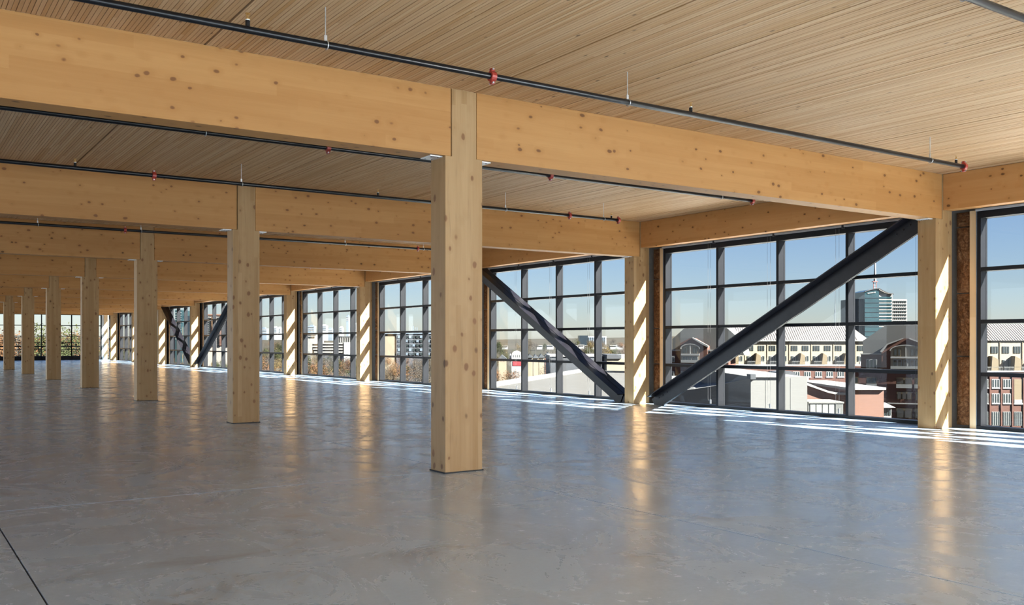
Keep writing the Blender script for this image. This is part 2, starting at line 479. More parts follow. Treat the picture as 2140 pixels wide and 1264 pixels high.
PANES = ['first', 'second', 'third', 'fourth']
for n, k in enumerate(range(-1, 10)):
    root = tag(empty('window_%d' % (n + 1), (X1, k * B - 0.44, 0)), kind='structure')
    dx = X2 - X1; gx = XG - X1
    ye = [-(SP * i) for i in range(5)]                      # +Y edge of each upright
    for i in range(5):
        MB().box(0, dx, ye[i] - MW, ye[i], 0.0, HEAD).build('mullion', 'frame', root, bevel=0.004 if 0 <= k < 3 else 0)
    MB().box(0.0, dx, ye[4] - MW, 0, HEAD, HEAD + 0.135).build('head', 'frame', root, bevel=0.004 if 0 <= k < 3 else 0)
    MB().box(-0.02, dx, ye[4] - MW, 0, 0.0, 0.058).build('sill', 'frame', root, bevel=0.004 if 0 <= k < 3 else 0)
    lev = [HEAD] + RAILS + [0.058]
    for i in range(4):
        a, b = ye[i + 1], ye[i] - MW
        for z in RAILS:
            MB().box(0.006, dx - 0.01, a, b, z - 0.033, z + 0.033).build('rail', 'frame', root)
        for j in range(4):
            zt = lev[j] - (0.033 if j else 0); zb = lev[j + 1] + (0.033 if j < 3 else 0)
            MB().box(gx - 0.006, gx + 0.006, a, b, zb, zt).build('pane', 'glass', root)
    # roller shades
    if -1 < k < 6:
        for i in range(4):
            s = empty('roller_shade', (10.04, k * B - 0.44 + ye[i], 0))
            wn_ = 'the %s window bay' % ORD[k]
            tag(s, 'grey roller shade with hanging chain over %s pane column of %s' % (PANES[i], wn_), 'shade', 'roller shades at the window heads')
            L = SP - 0.03
            MB().box(0.01, 0.07, -L, -0.01, 3.68, 3.713).build('cassette', 'shade', s)
            MB().box(-0.01, 0.072, -L - 0.028, -L - 0.004, 3.655, 3.713).build('bracket', 'bracket', s)
            yy = -L + 0.03
            if k < 3:
                ch = MB().tube((-0.03, yy, 3.65), (-0.03, yy, 0.20), 0.0022, 5).tube((-0.03, yy + 0.075, 3.65), (-0.03, yy + 0.075, 0.20), 0.0022, 5)
                for a_ in range(6):
                    t0, t1 = PI * a_ / 6, PI * (a_ + 1) / 6
                    ch.tube((-0.03, yy + 0.0375 - 0.0375 * math.cos(t0), 0.20 - 0.0375 * math.sin(t0)), (-0.03, yy + 0.0375 - 0.0375 * math.cos(t1), 0.20 - 0.0375 * math.sin(t1)), 0.0022, 5)
                ch.build('chain', 'chain', s)
                MB().box(-0.04, -0.015, yy - 0.01, yy + 0.02, 0.10, 0.19).build('tensioner', 'chain', s)

# infill between columns and windows: batts and studs
for k in range(0, 10):
    y = k * B
    it = empty('insulation_batt', (10.125, y - 0.315, 0))
    tag(it, 'brown insulation batt beside the %s sunlit column of the window wall' % ORD[k], 'insulation', 'insulation beside the window columns')
    rr = random.Random(k)
    zz = 0.035
    while zz < 3.68:
        h = min(rr.uniform(0.85, 1.25), 3.70 - zz)
        mb = MB()
        nz, ny = 14, 5
        for iz in range(nz + 1):
            for iy in range(ny + 1):
                ed = 1.0 if 0 < iz < nz and 0 < iy < ny else 0.0
                mb.v.append((0.02 - ed * rr.uniform(0.0, 0.04), 0.012 + 0.235 * iy / ny, zz + 0.012 + (h - 0.02) * iz / nz))
        for iz in range(nz):
            for iy in range(ny):
                a = iz * (ny + 1) + iy
                mb.f.append((a, a + 1, a + ny + 2, a + ny + 1))
        nv = len(mb.v)
        mb.box(0.03, 0.11, 0.012, 0.247, zz + 0.012, zz + h - 0.008)
        mb.build('batt', 'insulation', it, smooth=False)
        zz += h
    st = MB().box(10.115, 10.235, -0.058, 0.058, 0.0, 3.70).build('wall_stud', 'stud', bevel=0.003, loc=(0, y - 0.372, 0))
    tag(st, 'pale upright stud between insulation and frame at the %s sunlit column' % ORD[k], 'stud', 'studs beside the window columns')
    MB().box(10.108, 10.20, -0.0665, -0.0585, 0.0, 3.70).build('membrane', 'shim', st)

# ------------------------------------------------------------------ steel braces: paired angles
def brace(y0, z0, y1, z1, label):
    p0, p1 = Vector((9.77, y0, z0)), Vector((9.77, y1, z1))
    d = (p1 - p0); L = d.length; d.normalize()
    n = Vector((1, 0, 0)).cross(d)
    if n.z < 0: n = -n                      # upper side
    root = empty('diagonal_brace', (9.77, y0, 0))
    tag(root, label, 'brace', 'diagonal steel braces on the window wall')
    P_ = lambda s, a, h: (a, d.y * s + n.y * h, z0 + d.z * s + n.z * h)
    def bar(name, a0, a1, h0, h1, s0=0.0, s1=L):
        vs = [P_(s, a, h) for s in (s0, s1) for a, h in ((a0, h0), (a1, h0), (a1, h1), (a0, h1))]
        mb = MB().add(vs, [(0, 1, 2, 3), (7, 6, 5, 4), (0, 4, 5, 1), (1, 5, 6, 2), (2, 6, 7, 3), (3, 7, 4, 0)])
        return mb.build(name, 'brace', root, bevel=0.004)
    for s_ in (-1, 1):
        xi, xo = s_ * 0.008, s_ * 0.225
        bar('outstanding_leg', min(xi, xo), max(xi, xo), 0.09, 0.112)
        xo2 = s_ * 0.030
        bar('stem_leg', min(xi, xo2), max(xi, xo2), -0.21, 0.09)
    bar('gusset_plate', -0.0075, 0.0075, -0.19, 0.086, -0.10, 0.55)
    bar('gusset_plate', -0.0075, 0.0075, -0.19, 0.086, L - 0.60, L + 0.02)
    for s in (0.15, 0.30, 0.45, L - 0.45, L - 0.3, L - 0.15):
        c0, c1 = Vector(P_(s, -0.045, 0.0)), Vector(P_(s, 0.045, 0.0))
        MB().tube(c0, c1, 0.018, 6).build('bolt', 'brace', root)
brace(B - 0.55, 0.10, 0.42, 3.60, 'dark steel diagonal brace rising away from second sunlit column towards nearest one')
brace(B + 0.62, 0.10, 2 * B - 0.45, 3.60, 'dark steel diagonal brace falling to the second sunlit column from its far side')
brace(6 * B - 0.55, 0.10, 5 * B + 0.45, 3.60, 'small distant steel brace leaning against the nearer side of the seventh sunlit column')
brace(6 * B + 0.62, 0.10, 7 * B - 0.45, 3.60, 'small distant steel brace dropping to the foot of the seventh sunlit column from beyond')

# ------------------------------------------------------------------ sprinkler pipes
def pipe(y, label, x0, x1, hangers, heads, couplings, r=0.030, detail=True):
    z = 4.005
    root = empty('sprinkler_pipe', (0, y, z))
    tag(root, label, 'pipe', 'black sprinkler pipes under the ceiling')
    MB().tube((x0, 0, 0), (x1, 0, 0), r, 14).build('pipe_run', 'pipe', root, smooth=True)
    for hx in hangers:
        rod = MB().tube((hx, 0, r + 0.035), (hx, 0, HC - z), 0.0055, 8).build('hanger_rod', 'galv', root)
        lp = MB().torus((hx + 0.012, 0, -0.004), (1, 0, 0.0), r + 0.006, 0.005, 16, 6)
        lp.box(hx - 0.012, hx + 0.014, -0.006, 0.006, r + 0.002, r + 0.05).build('hanger_clamp', 'galv', root, smooth=False)
    for hx in heads:
        s = MB().tube((hx, 0, 0), (hx, 0, r + 0.045), 0.019, 10).build('outlet', 'pipe', root)
        h = MB().tube((hx, 0, r + 0.054), (hx, 0, r + 0.064), 0.015, 8)
        for a_ in (-1, 1): h.tube((hx + a_ * 0.014, 0, r + 0.06), (hx + a_ * 0.010, 0, r + 0.098), 0.0022, 5)
        h.tube((hx, 0, r + 0.062), (hx, 0, r + 0.09), 0.004, 5).tube((hx, 0, r + 0.098), (hx, 0, r + 0.102), 0.022, 12)
        hd = h.build('sprinkler_head', 'brass', root)
        MB().tube((hx, 0, r + 0.045), (hx, 0, r + 0.054), 0.018, 10).build('thread_tape', 'white_tape', hd)
    for cx_ in couplings:
        c = MB().tube((cx_ - 0.028, 0, 0), (cx_ + 0.028, 0, 0), r + 0.020, 16)
        c.box(cx_ - 0.02, cx_ + 0.02, -0.02, 0.02, -(r + 0.046), r + 0.046)
        c = c.build('coupling', 'red', root, bevel=0.004)
        for s_ in (-1, 1):
            MB().tube((cx_ - 0.006, -0.036, s_ * (r + 0.034)), (cx_ - 0.006, 0.036, s_ * (r + 0.034)), 0.010, 6).build('bolt', 'galv', c)
pipe(-5.27, 'black pipe crossing the top corner of the picture, closest overhead', -9.0, 7.7, [1.3, 4.7, 6.9, -2.1], [3.4, -1.5], [5.6, 7.7])
pipe(-1.60, 'long black sprinkler pipe hung in front of the nearest timber beam', -9.0, 7.70, [-5.5, -2.10, 1.29, 4.3 + 2.55], [-6.4, -2.77, 2.22, 7.50], [-0.41, 7.70, -6.9])
pipe(2.34, 'black sprinkler pipe half hidden behind the nearest timber beam', -9.0, 7.7, [-5.2, -2.0, 1.9, 6.9], [-3.1, 2.3], [-0.41, 3.2, 7.7])
pipe(5.72, 'black sprinkler pipe hung in front of the second timber beam', -9.0, 7.46, [-4.4, -0.46, 4.63, 7.06], [-2.90, 1.95, 7.27], [-1.80, 6.18, 7.46])
pipe(9.95, 'black sprinkler pipe tucked behind the second timber beam', -9.0, 7.6, [-4.0, -0.5, 3.0, 6.9], [-2.0, 2.3], [0.5, 7.6])
pipe(13.30, 'black sprinkler pipe hung in front of the third timber beam', -9.0, 7.5, [-5.4, -2.45, -0.33, 4.7, 7.0], [-4.5, 2.2], [-0.67, 6.83, 7.5])
pipe(20.9, 'thin distant sprinkler pipe in front of the fourth timber beam', -9.0, 7.5, [-2.4, 1.0, 4.7], [0.2], [6.8])

# ------------------------------------------------------------------ far end wall
ew = tag(MB().box(XL, 10.0, YEND, YEND + 0.3, 3.72, HC + 0.3).build('wall_far', 'wall'), kind='structure')
for n, (xa, xb) in enumerate([(7.40, 9.54), (5.22, 7.34), (3.06, 5.16), (0.9, 3.0), (-1.3, 0.84), (-3.5, -1.36)]):
    root = tag(empty('window_%d' % (20 + n), ((xa + xb) / 2, YEND, 0)), kind='structure')
    h = (xb - xa) / 2
    for s_ in (-1, 1):
        MB().box(min(s_ * h, s_ * (h + 0.06)), max(s_ * h, s_ * (h + 0.06)), 0, 0.2, 0.0, 3.72).build('mullion', 'frame', root)
    MB().box(-h, h, 0, 0.22, 0.0, 0.30).build('curb', 'frame', root)
    MB().box(-h, h, 0, 0.2, 3.60, 3.72).build('head', 'frame', root)
    for z in (2.75, 1.90, 1.07):
        MB().box(-h, h, 0.02, 0.18, z - 0.03, z + 0.03).build('rail', 'frame', root)
    lv = [3.60, 2.75, 1.90, 1.07, 0.30]
    for j in range(4):
        MB().box(-h, h, 0.10, 0.11, lv[j + 1] + (0.03 if j < 3 else 0), lv[j] - (0.03 if j else 0)).build('pane', 'glass', root)
tag(MB().box(9.62, 9.76, YEND - 0.02, YEND + 0.3, 0, 3.72).build('trim_1', 'foil'), kind='structure')
tag(MB().box(9.78, 10.06, YEND + 0.02, YEND + 0.3, 0, 3.72).build('trim_2', 'stud'), kind='structure')
root = tag(empty('window_12', (X1, YEND - 0.1, 0)), kind='structure')
ya = 9 * B + 0.42 - (YEND - 0.1)
for yy in (0.0, ya / 2, ya + MW): MB().box(0, X2 - X1, yy - MW, yy, 0, HEAD).build('mullion', 'frame', root)
MB().box(0, X2 - X1, ya, 0, HEAD, HEAD + 0.135).build('head', 'frame', root)
MB().box(0, X2 - X1, ya, 0, 0, 0.058).build('sill', 'frame', root)
for (a, b) in ((ya + MW, ya / 2 - MW), (ya / 2, -MW)):
    for z in RAILS: MB().box(0.006, X2 - X1 - 0.01, a, b, z - 0.033, z + 0.033).build('rail', 'frame', root)
    for z0, z1 in ((0.058, RAILS[2] - .033), (RAILS[2] + .033, RAILS[1] - .033), (RAILS[1] + .033, RAILS[0] - .033), (RAILS[0] + .033, HEAD)):
        MB().box(XG - X1 - 0.006, XG - X1 + 0.006, a, b, z0, z1).build('pane', 'glass', root)
rl = empty('balcony_railing', (3, YEND + 3.2, 0))
tag(rl, 'thin dark balcony railing outside the far end windows', 'railing')
for z in (1.38, 1.10, 0.80, 0.25):
    MB().tube((-9, 0, z), (6.6, 0, z), 0.028, 8).build('bar', 'frame', rl)
for i in range(12):
    x = -9 + i * 15.6 / 11
    MB().box(x - 0.025, x + 0.025, -0.02, 0.02, -0.1, 1.38).build('post', 'frame', rl)
tag(MB().box(XL, 10.3, YEND + 0.31, YEND + 3.6, -0.42, -0.02).build('balcony_floor', 'concrete'), 'pale concrete balcony slab outside the far end windows', 'balcony')

# ================================================================== the city outside
# view-aligned frame: x to the side, y away from the building, z up; built at true distance and size
RIGHT = Vector((math.cos(TH), -math.sin(TH), 0)); FWD = Vector((math.sin(TH), math.cos(TH), 0))
def lx(px, D): return (px - CXP) / FPX * D
def lz(py, D): return CAM.z - (py - CYP) / FPX * D
def terrain(r):
    """ground height at distance r: low by the building, climbing to the wooded horizon"""
    pts = [(0, -20), (250, -20), (700, -15), (1400, -6), (2600, 6), (4200, 14), (6000, 10)]
    for (a, za), (b, zb) in zip(pts, pts[1:]):
        if r <= b: return za + (zb - za) * (r - a) / (b - a)
    return pts[-1][1]

def brickmat(name, c1, c2, mortar):
    t = NT(name)
    p = coords(t)
    sp = t.node('ShaderNodeSeparateXYZ'); t.l.new(p, sp.inputs[0])
    bt = t.node('ShaderNodeTexBrick')
    t.l.new(t.comb(t.math('ADD', sp.outputs[0], sp.outputs[1]), sp.outputs[2], 0.0), bt.inputs['Vector'])
    bt.inputs['Color1'].default_value = col(c1); bt.inputs['Color2'].default_value = col(c2); bt.inputs['Mortar'].default_value = col(mortar)
    bt.inputs['Scale'].default_value = 1.0; bt.inputs['Brick Width'].default_value = 0.24; bt.inputs['Row Height'].default_value = 0.08
    bt.inputs['Mortar Size'].default_value = 0.008
    t.set(bt.outputs[0], 0.85, spec=0.2)
    return t.m
M['brick'] = brickmat('red_brick', (0.087, 0.035, 0.024), (0.072, 0.028, 0.019), (0.084, 0.059, 0.047))
M['salmon'] = plain('salmon_render', (0.125, 0.061, 0.040), 0.85, var=0.06, scale=0.6)
M['cream'] = plain('cream_render', (0.190, 0.161, 0.110), 0.8, var=0.04, scale=0.3)
M['tan'] = plain('tan_render', (0.174, 0.141, 0.098), 0.85, var=0.06, scale=0.4)
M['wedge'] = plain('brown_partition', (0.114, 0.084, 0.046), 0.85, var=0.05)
M['gable'] = plain('grey_green_siding', (0.076, 0.076, 0.070), 0.8, var=0.05, scale=0.3)
M['metal_roof'] = plain('pale_metal_roof', (0.136, 0.123, 0.117), 0.45, var=0.04, scale=0.5)
M['seam'] = plain('roof_seam', (0.174, 0.155, 0.144), 0.45, var=0.04)
M['dark_roof'] = plain('slate_roof', (0.034, 0.038, 0.042), 0.8, var=0.2, scale=0.5)
M['trim'] = plain('white_trim', (0.190, 0.184, 0.173), 0.7, var=0.03)
M['win'] = plain('dark_window_glass', (0.021, 0.027, 0.028), 0.12, var=0.25, scale=0.8)
M['bglass'] = plain('blue_tower_glass', (0.013, 0.032, 0.038), 0.15, var=0.3, scale=0.08)
M['bglass_dark'] = plain('slate_tower_cladding', (0.013, 0.019, 0.025), 0.3, var=0.15, scale=0.1)
M['stone'] = plain('pale_stone_cladding', (0.209, 0.186, 0.163), 0.7, var=0.04, scale=0.1)
M['conc'] = plain('pale_roof_concrete', (0.125, 0.122, 0.114), 0.85, var=0.07, scale=0.25)
M['membrane'] = plain('flat_roof_membrane', (0.069, 0.064, 0.056), 0.9, var=0.07, scale=0.12)
M['parapet'] = plain('white_parapet', (0.171, 0.165, 0.155), 0.75, var=0.05, scale=0.2)
M['hvac'] = plain('grey_sheet_metal', (0.152, 0.152, 0.144), 0.5, var=0.08)
M['charcoal'] = plain('charcoal_wall', (0.038, 0.040, 0.044), 0.8, var=0.12, scale=0.2)
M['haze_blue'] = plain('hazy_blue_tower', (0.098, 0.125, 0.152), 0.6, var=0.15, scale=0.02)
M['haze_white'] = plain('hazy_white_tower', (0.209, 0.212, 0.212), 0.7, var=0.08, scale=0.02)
M['mast_red'] = plain('mast_red', (0.190, 0.061, 0.053), 0.6, var=0.1)
M['mast_white'] = plain('mast_white', (0.284, 0.284, 0.284), 0.6, var=0.05)
M['signred'] = plain('red_sign', (0.228, 0.011, 0.011), 0.5, var=0.05)

def groundmat():
    t = NT('autumn_woodland_floor')
    g_ = t.node('ShaderNodeNewGeometry'); p = g_.outputs['Position']
    n1 = t.noise(p, 0.004, 4, 0.6); n2 = t.noise(p, 0.035, 5, 0.7); n3 = t.noise(p, 0.25, 4, 0.7)
    f = t.math('ADD', t.math('ADD', t.math('MULTIPLY', n1, 0.35), t.math('MULTIPLY', n2, 0.4)), t.math('MULTIPLY', n3, 0.3))
    c = t.ramp(f, [(0.34, (0.012, 0.015, 0.009)), (0.45, (0.025, 0.023, 0.015)), (0.55, (0.042, 0.035, 0.025)), (0.68, (0.062, 0.049, 0.034)), (0.8, (0.055, 0.033, 0.017))])
    t.set(c, 0.95, spec=0.1)
    return t.m
M['ground'] = groundmat()
mb = MB()
rs = [12, 60, 150, 250, 400, 550, 700, 900, 1100, 1400, 1800, 2200, 2600, 3200, 3800, 4200, 5200, 6500]
NA = 96
rr = random.Random(3)
for i, r in enumerate(rs):
    ph = [rr.uniform(0, 6.28) for _ in range(4)]
    for a in range(NA):
        an = 2 * PI * a / NA
        w_ = 0 if r < 1500 else (r - 1500) / 1000 * 2.2
        z = terrain(r) + w_ * (math.sin(an * 9 + 1.0) + 0.7 * math.sin(an * 17 + ph[1] * 0.1) + 0.5 * math.sin(an * 31 + r))
        mb.v.append((CAM.x + r * math.cos(an), CAM.y + r * math.sin(an), z if i else -20))
for i in range(len(rs) - 1):
    for a in range(NA):
        mb.f.append((i * NA + a, i * NA + (a + 1) % NA, (i + 1) * NA + (a + 1) % NA, (i + 1) * NA + a))
mb.f.append(tuple(range(NA)))
tag(mb.build('ground', 'ground', smooth=True), kind='structure')

class Site:
    """a building in the view-aligned frame; boxes are given by their outline at distance D"""
    def __init__(s, name, label, cat, px, D, group=None, turn=0.0):
        s.D = D; s.k = 1.0 / math.cos(turn); s.x0 = lx(px, D)
        p = CAM + RIGHT * s.x0 + FWD * D
        s.z0 = min(terrain(D), -1.0)
        s.root = empty(name, (p.x, p.y, s.z0), -TH - turn)
        tag(s.root, label, cat, group)
    def X(s, px): return (lx(px, s.D) - s.x0) * s.k
    def Z(s, py): return lz(py, s.D) - s.z0
    def rect(s, px0, px1, pyt, pyb, d0=0.0, d1=10.0, mb=None):
        zb = 0.0 if pyb is None else s.Z(pyb)
        return (mb or MB()).box(s.X(px0), s.X(px1), d0, d1, zb, s.Z(pyt))
    def part(s, name, mat, px0, px1, pyt, pyb, d0=0.0, d1=10.0, parent=None):
        return s.rect(px0, px1, pyt, pyb, d0, d1).build(name, mat, parent or s.root)
    def poly(s, name, mat, pts, d0, d1, parent=None):
        return MB().prism([(s.X(x), s.Z(y)) for x, y in pts], d0, d1).build(name, mat, parent or s.root)
    def window(s, px0, px1, pyt, pyb, d=-0.10, n=1, frame='trim', fw=0.10, pane='win', lights=1):
        f = s.part('window', frame, px0, px1, pyt, pyb, d, 0.05)
        w = (s.X(px1) - s.X(px0)) / n
        for i in range(n):
            a = s.X(px0) + i * w
            MB().box(a + fw, a + w - fw, d - 0.04, 0.0, s.Z(pyb) + fw, s.Z(pyt) - fw).build('pane', pane, f)
        return f

# --- near brick and cream apartment block seen past the first perimeter column
S = Site('apartment_block', 'brick apartment block with cream top floors seen past the nearest sunlit column', 'building', 2095, 200)
S.part('brick_wall', 'brick', 1985, 2290, 776, None, 0, 14)
S.part('cream_wall', 'cream', 1985, 2290, 711, 776.2, 1.6, 14)
S.part('terrace_cap', 'trim', 1985, 2290, 774.5, 777.5, -0.12, 1.7)
x0, x1 = S.X(1980), S.X(2295); ze, zr = S.Z(711.5), S.Z(676)
roof = MB().add([(x0, 1.2, ze), (x1, 1.2, ze), (x1, 14.4, ze), (x0, 14.4, ze), (x0, 7.5, zr), (x1, 7.5, zr)], [(0, 1, 5, 4), (2, 3, 4, 5), (0, 4, 3), (1, 2, 5), (3, 2, 1, 0)]).build('roof', 'metal_roof', S.root)
for i in range(0, 60):
    a = x0 + (x1 - x0) * i / 59
    MB().add([(a - .04, 1.2, ze + .02), (a + .04, 1.2, ze + .02), (a + .04, 7.5, zr + .02), (a - .04, 7.5, zr + .02), (a - .04, 1.2, ze + .12), (a + .04, 1.2, ze + .12), (a + .04, 7.5, zr + .12), (a - .04, 7.5, zr + .12)],
             [(3, 2, 1, 0), (4, 5, 6, 7), (0, 1, 5, 4), (1, 2, 6, 5), (2, 3, 7, 6), (3, 0, 4, 7)]).build('seam', 'seam', roof)
for i in range(-2, 9):
    c = 2062.5 + i * 23.8
    for j in range(3):
        f = S.part('window', 'trim', c - 7.4 + j * 5.1, c - 3.2 + j * 5.1, 723.5, 738.5, 1.5, 1.62)
        MB().box(S.X(c - 6.9 + j * 5.1), S.X(c - 3.7 + j * 5.1), 1.46, 1.6, S.Z(738), S.Z(724)).build('pane', 'win', f)
    for j in (0, 2):
        f = S.part('window', 'trim', c - 7.4 + j * 5.1, c - 3.2 + j * 5.1, 752, 767, 1.5, 1.62)
        MB().box(S.X(c - 6.9 + j * 5.1), S.X(c - 3.7 + j * 5.1), 1.46, 1.6, S.Z(766.5), S.Z(752.5)).build('pane', 'win', f)
    dr = S.part('door', 'trim', c - 2.6, c + 2.0, 752, 775, 1.48, 1.62)
    MB().box(S.X(c - 1.6), S.X(c + 1.0), 1.44, 1.6, S.Z(768), S.Z(754)).build('pane', 'win', dr)
    if i % 2 == 0:
        q = c + 16.5
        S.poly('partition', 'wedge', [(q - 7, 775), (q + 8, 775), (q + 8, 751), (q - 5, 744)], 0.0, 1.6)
    else:
        S.part('downpipe', 'wedge', c + 10.2, c + 11.2, 712, 775, 1.45, 1.6)
    rg = S.part('railing', 'hvac', c - 12, c + 9, 766.5, 767.5, 0.0, 0.06)
    for j in range(8):
        S.part('baluster', 'hvac', c - 11.5 + j * 2.8, c - 11.1 + j * 2.8, 767, 775, 0.01, 0.05, rg)
for i in range(-1, 9):
    c = 2057 + i * 23.4
    if i % 4 == 3:
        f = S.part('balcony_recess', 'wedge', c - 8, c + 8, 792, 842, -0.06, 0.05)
        S.part('balcony_rail', 'trim', c - 8, c + 8, 835, 842, -0.2, -0.05)
        S.part('sill', 'trim', c - 9, c + 9.5, 842, 845, -0.25, 0.05)
    else:
        for (a, b) in ((792, 810), (822, 842.5)):
            w_ = S.window(c - 8, c + 8, a, b, -0.10, 3, 'trim', 0.13)
            S.part('sill', 'trim', c - 8.6, c + 8.6, b, b + 2, -0.22, 0.05, w_)
    S.window(c - 8, c + 8, 860, 889, -0.08, 4, 'hvac', 0.10)
    S.part('pilaster', 'brick', c + 10.2, c + 13, 780, None, -0.22, 0.05)

# --- long cream terrace across the middle of the braced bay
S = Site('terrace_houses', 'long cream terrace with pale metal roof behind the rising steel brace', 'building', 1660, 270)
S.part('brick_wall', 'brick', 1495, 1822, 763, None, 0, 14)
S.part('cream_wall', 'cream', 1497, 1816, 712, 763.2, 1.8, 14)
S.part('terrace_cap', 'trim', 1495, 1822, 761.5, 764.5, -0.12, 1.9)
x0, x1 = S.X(1488), S.X(1822); ze, zr = S.Z(712), S.Z(678)
roof = MB().add([(x0, 1.2, ze), (x1, 1.2, ze), (x1, 15, ze), (x0, 15, ze), (x0, 8, zr), (S.X(1795), 8, zr)], [(0, 1, 5, 4), (2, 3, 4, 5), (0, 4, 3), (1, 2, 5), (3, 2, 1, 0)]).build('roof', 'metal_roof', S.root)
for i in range(0, 66):
    a = x0 + (S.X(1795) - x0) * i / 65
    MB().add([(a - .05, 1.2, ze + .02), (a + .05, 1.2, ze + .02), (a + .05, 8, zr + .02), (a - .05, 8, zr + .02), (a - .05, 1.2, ze + .14), (a + .05, 1.2, ze + .14), (a + .05, 8, zr + .14), (a - .05, 8, zr + .14)],
             [(3, 2, 1, 0), (4, 5, 6, 7), (0, 1, 5, 4), (1, 2, 6, 5), (2, 3, 7, 6), (3, 0, 4, 7)]).build('seam', 'seam', roof)
S.part('gutter', 'hvac', 1488, 1820, 711, 713, 1.0, 1.9)
for i in range(0, 13):
    c = 1525 + i * 23.2
    if c > 1812: break
    for j in range(3):
        f = S.part('window', 'trim', c - 7.0 + j * 4.9, c - 3.4 + j * 4.9, 722, 733, 1.7, 1.82)
        MB().box(S.X(c - 6.7 + j * 4.9), S.X(c - 3.7 + j * 4.9), 1.66, 1.8, S.Z(732.7), S.Z(722.3)).build('pane', 'win', f)
    for j in (0, 2):
        f = S.part('window', 'trim', c - 7.0 + j * 4.9, c - 3.4 + j * 4.9, 744, 755.5, 1.7, 1.82)
        MB().box(S.X(c - 6.7 + j * 4.9), S.X(c - 3.7 + j * 4.9), 1.66, 1.8, S.Z(755), S.Z(744.4)).build('pane', 'win', f)
    dr = S.part('door', 'trim', c - 2.2, c + 1.5, 744, 761, 1.66, 1.82)
    MB().box(S.X(c - 1.4), S.X(c + 0.7), 1.62, 1.8, S.Z(756), S.Z(745.5)).build('pane', 'win', dr)
    if i % 2 == 0 and c < 1770:
        q = c + 13
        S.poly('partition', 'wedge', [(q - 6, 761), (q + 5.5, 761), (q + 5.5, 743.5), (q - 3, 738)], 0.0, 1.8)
    if i % 2 == 1: S.part('downpipe', 'wedge', c + 11.4, c + 12.2, 713, 761, 1.66, 1.8)
    rg = S.part('railing', 'hvac', c - 9, c + 7, 754.5, 755.3, 0.0, 0.06)
    for j in range(7):
        S.part('baluster', 'hvac', c - 8.7 + j * 2.4, c - 8.4 + j * 2.4, 755, 761.5, 0.01, 0.05, rg)
    w_ = S.window(c - 7, c + 7, 776, 787, -0.08, 3, 'trim', 0.15)
    S.part('sill', 'trim', c - 7.6, c + 7.6, 787, 789, -0.2, 0.05, w_)
    S.window(c - 7, c + 7, 800, 815, -0.08, 3, 'trim', 0.15)

# --- gabled brick houses with big arched openings
def gable_house(name, label, D, cx_, ox, k, wall_l, wall_r, roof_pts, brick_pts, base_top, win_rects):
    """k: size of the arch in outline pixels; cx_: centre of the arch"""
    S = Site(name, label, 'building', cx_, D, turn=math.radians(24))
    S.poly('roof_gable', 'gable', roof_pts, 3.0, 12.0)
    S.part('brick_wall', 'brick', wall_l, wall_r, base_top, None, 0.6, 10)
    S.poly('brick_gable', 'brick', brick_pts, 0.0, 3.2)
    return S
def arch(S, cx_, spring, rise, hw, bottom, band):
    n = 14
    arc = lambda h, r: [(cx_ + h * math.cos(PI * i / n), spring - r * math.sin(PI * i / n)) for i in range(n + 1)]
    S.poly('arch_recess', 'tan', [(cx_ - hw, bottom), (cx_ + hw, bottom)] + arc(hw, rise), -0.05, 0.05)
    out, inn = arc(hw + 1.6, rise + 1.8), arc(hw, rise)
    mb = MB()
    for i in range(n):
        mb.prism([(S.X(x), S.Z(y)) for x, y in (out[i], out[i + 1], inn[i + 1], inn[i])], -0.22, 0.02)
    mb.build('arch_trim', 'trim', S.root)
    S.part('band', 'trim', cx_ - hw, cx_ + hw, band, band + 3.6, -0.25, 0.0)
    S.part('post', 'trim', cx_ - 0.8, cx_ + 0.8, spring - rise + 1, band, -0.18, 0.0)
    h = hw * 0.55
    for s_ in (-1, 1):
        S.window(cx_ + s_ * h - hw * 0.26, cx_ + s_ * h + hw * 0.26, spring - rise * 0.45, band - 0.5, -0.12, 2, 'wedge', 0.12)
        S.window(cx_ + s_ * h - hw * 0.30, cx_ + s_ * h + hw * 0.30, band + 6, bottom - 3, -0.12, 2, 'trim', 0.12)
    S.window(cx_ - hw * 0.16, cx_ + hw * 0.16, band + 6, bottom - 1, -0.13, 1, 'trim', 0.16)
    S.part('balustrade', 'hvac', cx_ - hw, cx_ + hw, bottom - 6, bottom, -0.3, -0.22)

S = gable_house('gabled_brick_house', 'shaded brick house with arched loggia and grey gable beside nearest sunlit column', 150, 1893, 0, 1, 1812, 1990,
    [(1814, 712), (1814, 742), (1990, 742), (1990, 672), (1862, 674)],
    [(1850, 775), (1850, 734), (1860, 719.5), (1880, 711), (1888, 707.5), (1899, 707.5), (1925, 719), (1937, 727), (1937, 775)], 740, None)
arch(S, 1893, 733, 11, 27, 771, 745)
S.poly('coping', 'trim', [(1899, 708.5), (1899, 705.8), (1938, 722.5), (1938, 725.5)], -0.3, 0.4)
S.poly('coping', 'trim', [(1848, 736), (1848, 733), (1860, 718), (1888, 706), (1888, 708), (1861, 720.5), (1851, 736)], -0.3, 0.4)
S.part('parapet_cap', 'trim', 1811, 1850, 739, 741, 0.3, 1.2)
S.part('lower_wing', 'brick', 1784, 1990, 772, None, 0.2, 9)
S.part('string_course', 'trim', 1784, 1990, 771, 773, 0.0, 0.6)
S.window(1822, 1842, 751, 771, 0.45, 3, 'trim', 0.12)
for (a, b) in ((1789, 1808), (1822, 1841), (1876, 1904), (1908, 1934)):
    w_ = S.window(a, b, 789, 803, 0.05, 2, 'wedge', 0.12); S.part('sill', 'hvac', a, b, 803, 811, -0.05, 0.25, w_)
    S.window(a + 1, b - 1, 818, 835, 0.05, 3, 'wedge', 0.12)
    S.window(a, b, 853, 874, 0.05, 2, 'wedge', 0.12)
